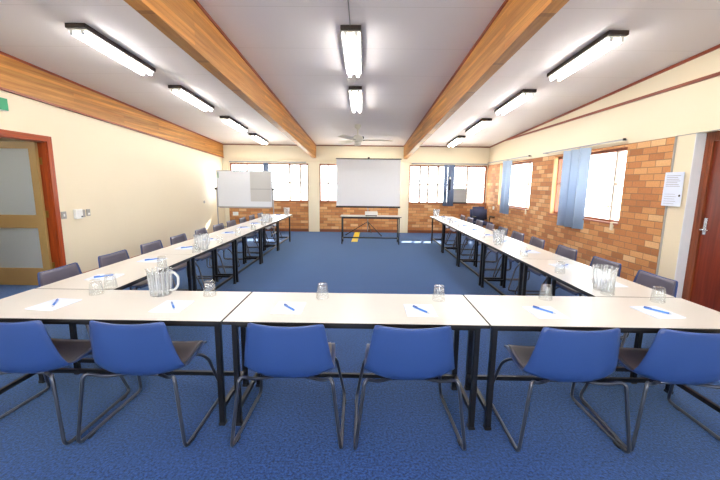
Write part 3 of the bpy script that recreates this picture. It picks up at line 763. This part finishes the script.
p = thing('projector', 'small white projector on the slim table under the screen', 'projector', (.195, 9.42, TZ))
bx('casing', (-.165, -.12, .028), (.165, .12, .118), M['white_plastic'], p, .012)
bx('base', (-.15, -.11, .008), (.15, .11, .030), M['black_plastic'], p)
for sx in (-1, 1):
    for sy in (-1, 1): bx('foot', (sx * .13 - .012, sy * .09 - .012, 0), (sx * .13 + .012, sy * .09 + .012, .01), M['black_plastic'], p)
bm = bmesh.new(); add_tube(bm, [(.07, .115, .072), (.07, .135, .072)], .03, 16, 0, False); obj('lens', bm, M['black_plastic'], p)

t = bx('cable_tape', (-.085, -.98, 0), (.085, .98, .006), M['yellow'], None, .002)
t.location = (-.225, 10.6, 0); t.rotation_euler = (0, 0, math.radians(-1.5))
tag(t, 'yellow tape strip on the carpet from the slim table to the far wall', 'tape')

w = thing('whiteboard', 'mobile whiteboard with side knobs in the far left corner', 'whiteboard', (-3.52, 10.6, 0))
bx('panel', (-.80, -.012, .86), (.80, .012, 1.90), M['whiteboard'], w)
bm = bmesh.new()
for lo, hi in (((-.815, -.018, .845), (-.797, .018, 1.915)), ((.797, -.018, .845), (.815, .018, 1.915)), ((-.797, -.018, 1.897), (.797, .018, 1.915)), ((-.797, -.018, .845), (.797, .018, .863))): add_box(bm, lo, hi)
obj('border', bm, M['alu'], w)
bx('chart_sheet', (.17, -.0165, 1.02), (.775, -.0125, 1.88), M['grey_sheet'], w)
bx('sheet_fold', (.17, -.020, 1.375), (.775, -.016, 1.39), M['alu'], w)
bx('pen_tray', (-.75, -.07, .825), (.75, -.015, .845), M['alu'], w, .003)
bx('maker_sticker', (-.785, -.0145, 1.70), (-.755, -.0125, 1.86), plain('dull_green', srgb(96, 150, 110), .5), w)
for sx in (-1, 1):
    po = tb('post', [(sx * .835, 0, .06), (sx * .835, 0, 1.42)], .016, M['alu'], w, 10)
    bm = bmesh.new(); add_tube(bm, [(sx * .81, 0, 1.38), (sx * .885, 0, 1.38)], .028, 12, 0, False); obj('knob', bm, M['black_plastic'], po)
    fo = bx('foot', (sx * .835 - .018, -.30, .06), (sx * .835 + .018, .30, .09), M['alu'], w, .004)
    for sy in (-1, 1):
        bm = bmesh.new(); add_tube(bm, [(sx * .835 - .012, sy * .27, .03), (sx * .835 + .012, sy * .27, .03)], .03, 14, 0, False); obj('castor', bm, M['black_plastic'], fo)
tb('rail', [(-.835, 0, .25), (.835, 0, .25)], .014, M['alu'], w)

a = thing('office_chair', 'dark navy office chair with arms in the far right corner', 'chair', (3.50, 10.55, 0), math.radians(190))
def pillow(name, c, size, rot, mat, parent):
    bm = bmesh.new(); bmesh.ops.create_cube(bm, size=1)
    bmesh.ops.bevel(bm, geom=bm.edges[:], offset=.16, segments=4, affect='EDGES')
    bmesh.ops.scale(bm, vec=size, verts=bm.verts); bmesh.ops.rotate(bm, cent=(0, 0, 0), matrix=Matrix.Rotation(rot, 3, 'X'), verts=bm.verts); bmesh.ops.translate(bm, vec=c, verts=bm.verts)
    for fc in bm.faces: fc.smooth = True
    return obj(name, bm, mat, parent)
pillow('seat', (0, 0, .46), (.50, .48, .10), 0, M['navy'], a)
pillow('backrest', (0, -.25, .70), (.52, .10, .46), math.radians(8), M['navy'], a)
bx('back_bracket', (-.03, -.24, .41), (.03, -.20, .60), M['black_steel'], a)
for sx in (-1, 1):
    ar = tb('armrest', [(sx * .22, -.1, .42), (sx * .28, -.1, .44), (sx * .28, -.08, .64), (sx * .28, .16, .64)], .014, M['black_steel'], a)
    bx('arm_pad', (sx * .28 - .025, -.08, .645), (sx * .28 + .025, .18, .67), M['black_plastic'], ar, .008)
tb('gas_column', [(0, 0, .10), (0, 0, .43)], .025, M['black_steel'], a, 12)
for k in range(5):
    an = math.radians(72 * k + 10); c, sn = math.cos(an), math.sin(an)
    lg = tb('leg', [(0, 0, .10), (.28 * c, .28 * sn, .07)], .018, M['black_plastic'], a)
    bm = bmesh.new(); add_tube(bm, [(.28 * c - .02 * sn, .28 * sn + .02 * c, .03), (.28 * c + .02 * sn, .28 * sn - .02 * c, .03)], .03, 12, 0, False); obj('castor', bm, M['black_plastic'], lg)

ac = thing('air_conditioner', 'grey louvred air conditioner set in the lower part of the far window', 'air conditioner', (3.055, YF - 0.02, 1.0))
bx('casing', (-.245, -.03, 0), (.245, .08, .46), M['grey_plate'], ac, .006)
bm = bmesh.new()
for k in range(9): add_hexa(bm, [(-.215, -.036, .05 + k * .042), (.215, -.036, .05 + k * .042), (.215, -.028, .062 + k * .042), (-.215, -.028, .062 + k * .042),
                                 (-.215, -.036, .056 + k * .042), (.215, -.036, .056 + k * .042), (.215, -.028, .068 + k * .042), (-.215, -.028, .068 + k * .042)])
obj('grille', bm, M['alu'], ac)
bx('base_strip', (-.25, -.04, -.02), (.25, -.012, .02), M['tray'], ac)

# ------------------------------------------------------------------ blinds
def vane_mesh(h, hw, ang, cx, horiz):
    """a hanging cloth vane, gently cupped, turned by ang about its own vertical axis"""
    bm = bmesh.new(); n = 6; A = []; B = []
    for j in range(n + 1):
        u = -1 + 2 * j / n
        px, py = u * hw, .010 * (1 - u * u)
        rx = px * math.cos(ang) - py * math.sin(ang); ry = px * math.sin(ang) + py * math.cos(ang)
        nx, ny = -math.sin(ang) * .0012, math.cos(ang) * .0012
        for dst, sg in ((A, 1), (B, -1)):
            q = (rx + sg * nx, ry + sg * ny)
            x, y = (cx + q[0], q[1]) if horiz == 'x' else (q[1], cx + q[0])
            dst.append((bm.verts.new((x, y, 0)), bm.verts.new((x, y, -h))))
    for j in range(n):
        for D in (A, B):
            f_ = bm.faces.new((D[j][0], D[j][1], D[j + 1][1], D[j + 1][0])); f_.smooth = True
        bm.faces.new((A[j][0], A[j + 1][0], B[j + 1][0], B[j][0])); bm.faces.new((A[j][1], B[j][1], B[j + 1][1], A[j + 1][1]))
    bm.faces.new((A[0][0], B[0][0], B[0][1], A[0][1])); bm.faces.new((A[n][0], A[n][1], B[n][1], B[n][0]))
    return bm
def right_blind(y0, y1, ys, hw, label, zbot):
    r = thing('vertical_blind', label, 'blind', (XR - .075, 0, 2.262), 0, 'vertical blinds drawn aside')
    bx('headrail', (-.016, y0, -.011), (.016, y1, .011), M['alu'], r, .003)
    for yb in (y0 + .05, (y0 + y1) / 2, y1 - .05): bx('bracket', (.018, yb - .015, -.012), (.078, yb + .015, .012), M['grey_plate'], r)
    bx('end_knob', (-.018, y0 - .02, -.016), (.018, y0, .016), M['black_plastic'], r)
    for k, (y, ang) in enumerate(ys):
        o = obj('vane', vane_mesh(2.235 - zbot, hw, math.radians(ang), y, 'y'), M['vane_blue'], r); o.location.z = -.03
    return r
right_blind(8.68, 11.52, [(9.82, -30), (9.96, 40), (10.10, -30)], .085, 'light blue vertical blind bunched across the far right-wall window', .80)
right_blind(5.57, 8.0, [(6.50, -40), (6.61, 42), (6.76, -38), (6.88, 44), (7.02, -38)], .095, 'light blue vertical blind bunched across the nearer right-wall window', .80)
r = thing('vertical_blind', 'blue-grey vertical blind coloured dark as if backlit, hanging beside the air conditioner', 'blind', (0, YF - .09, 2.225), 0, 'vertical blinds drawn aside')
bx('headrail', (1.5, -.02, -.018), (3.9, .02, .018), M['alu'], r, .003)
for x in (1.6, 2.7, 3.8): bx('bracket', (x - .015, .016, -.012), (x + .015, .092, .012), M['grey_plate'], r)
for k, (x, an) in enumerate(((2.59, 14), (2.70, 30), (2.81, 10))):
    o = obj('vane', vane_mesh(1.30, .062, math.radians(an), x, 'x'), M['vane_backlit'], r); o.location.z = -.03
bx('cord_weight', (2.70, -.06, -.82), (2.745, -.03, -.47), M['black_plastic'], r)
bx('weight_cap', (2.695, -.064, -.48), (2.75, -.026, -.41), M['white_plastic'], r)
r = thing('vertical_blind', 'narrow dark vertical blind stack rising behind the whiteboard', 'blind', (0, YF - .09, 2.225), 0, 'vertical blinds drawn aside')
bx('headrail', (-4.3, -.02, -.018), (-1.85, .02, .018), M['alu'], r, .003)
for x in (-4.2, -3.0, -1.95): bx('bracket', (x - .015, .016, -.012), (x + .015, .092, .012), M['grey_plate'], r)
for x, an in ((-3.17, 55), (-3.13, 60), (-3.09, 65)):
    o = obj('vane', vane_mesh(1.25, .055, math.radians(an), x, 'x'), M['vane_backlit'], r); o.location.z = -.03

# ------------------------------------------------------------------ wall fittings
e = thing('exit_sign', 'green exit sign box high on the left wall above the door', 'sign', (XL, 4.41, 2.41))
bx('sign_box', (0, -.24, 0), (.05, .235, .155), M['white_plastic'], e, .004)
bx('sign_face', (.049, -.235, .004), (.054, .232, .151), M['green'], e)
sw = thing('light_switch', 'grey light switch plate beside the red door frame', 'switch', (XL, 5.34, .985))
bx('plate', (0, -.045, 0), (.012, .045, .11), M['grey_plate'], sw, .003); bx('rocker', (.012, -.012, .035), (.018, .012, .075), M['white_plastic'], sw)
ct = thing('wall_controller', 'white control box on the left wall right of the switch', 'controller', (XL, 5.61, .965))
bx('box', (0, -.085, 0), (.05, .05, .15), M['white_plastic'], ct, .008); bx('side_panel', (0, .052, .015), (.035, .115, .135), M['grey_plate'], ct, .004); bx('slot', (.05, .01, .02), (.053, .04, .04), M['black_plastic'], ct)
kt = thing('wall_sensor', 'small grey wall sensor right of the white control box', 'sensor', (XL, 5.82, .99))
bx('body', (0, -.035, 0), (.02, .035, .11), M['grey_plate'], kt, .004); bx('dial', (.02, -.018, .02), (.026, .018, .05), M['white_plastic'], kt)
dt = thing('wall_button', 'tiny grey round button on the blank left wall near the whiteboard', 'button', (XL, 10.13, 1.01))
bm = bmesh.new(); add_tube(bm, [(-.002, 0, 0), (.02, 0, 0)], .04, 16, 0, False); obj('cap', bm, M['grey_plate'], dt)
so = thing('power_outlet', 'white power outlet on the right brick wall near the far corner', 'power outlet', (XR - .012, 10.94, .84))
bx('plate', (-.014, -.06, 0), (0, .06, .10), M['white_plastic'], so, .003); bx('switch', (-.019, -.015, .06), (-.014, .015, .08), M['cream_plastic'], so)
so = thing('power_outlet', 'white twin power outlet on the far brick wall under the whiteboard', 'power outlet', (-4.2, YF, .50))
bx('plate', (-.09, -.014, 0), (.09, 0, .12), M['white_plastic'], so, .003); bx('plug', (-.07, -.05, .03), (-.02, -.014, .09), M['white_plastic'], so, .004); bx('plug', (.02, -.05, .02), (.07, -.014, .08), M['white_plastic'], so, .004)

n = thing('wall_notice', 'printed paper notices taped beside the brickwork on the right wall', 'notice', (XR, 4.655, 1.32))
bm = bmesh.new(); add_box(bm, (-.022, -.14, .22), (-.018, .14, .43)); obj('upper_sheet', bm, M['paper'], n)
bm = bmesh.new(); add_box(bm, (-.024, -.145, 0), (-.019, .14, .225)); obj('lower_sheet', bm, M['paper'], n)
bm = bmesh.new(); add_box(bm, (-.019, -.10, .02), (.0, .06, .41)); obj('backing', bm, M['paper_board'], n)
bm = bmesh.new()
for k in range(7): add_box(bm, (-.0228, -.10 + .02 * (k % 3), .25 + k * .022), (-.0218, .11, .256 + k * .022))
for k in range(5): add_box(bm, (-.0248, -.05 - .02 * (k % 2), .03 + k * .03), (-.0238, .11, .034 + k * .03))
obj('print_lines', bm, M['ink'], n)
bm = bmesh.new(); add_tube(bm, [(-.026, -.115, .135), (-.018, -.115, .135)], .014, 12, 0, False); obj('pin', bm, M['black_plastic'], n)
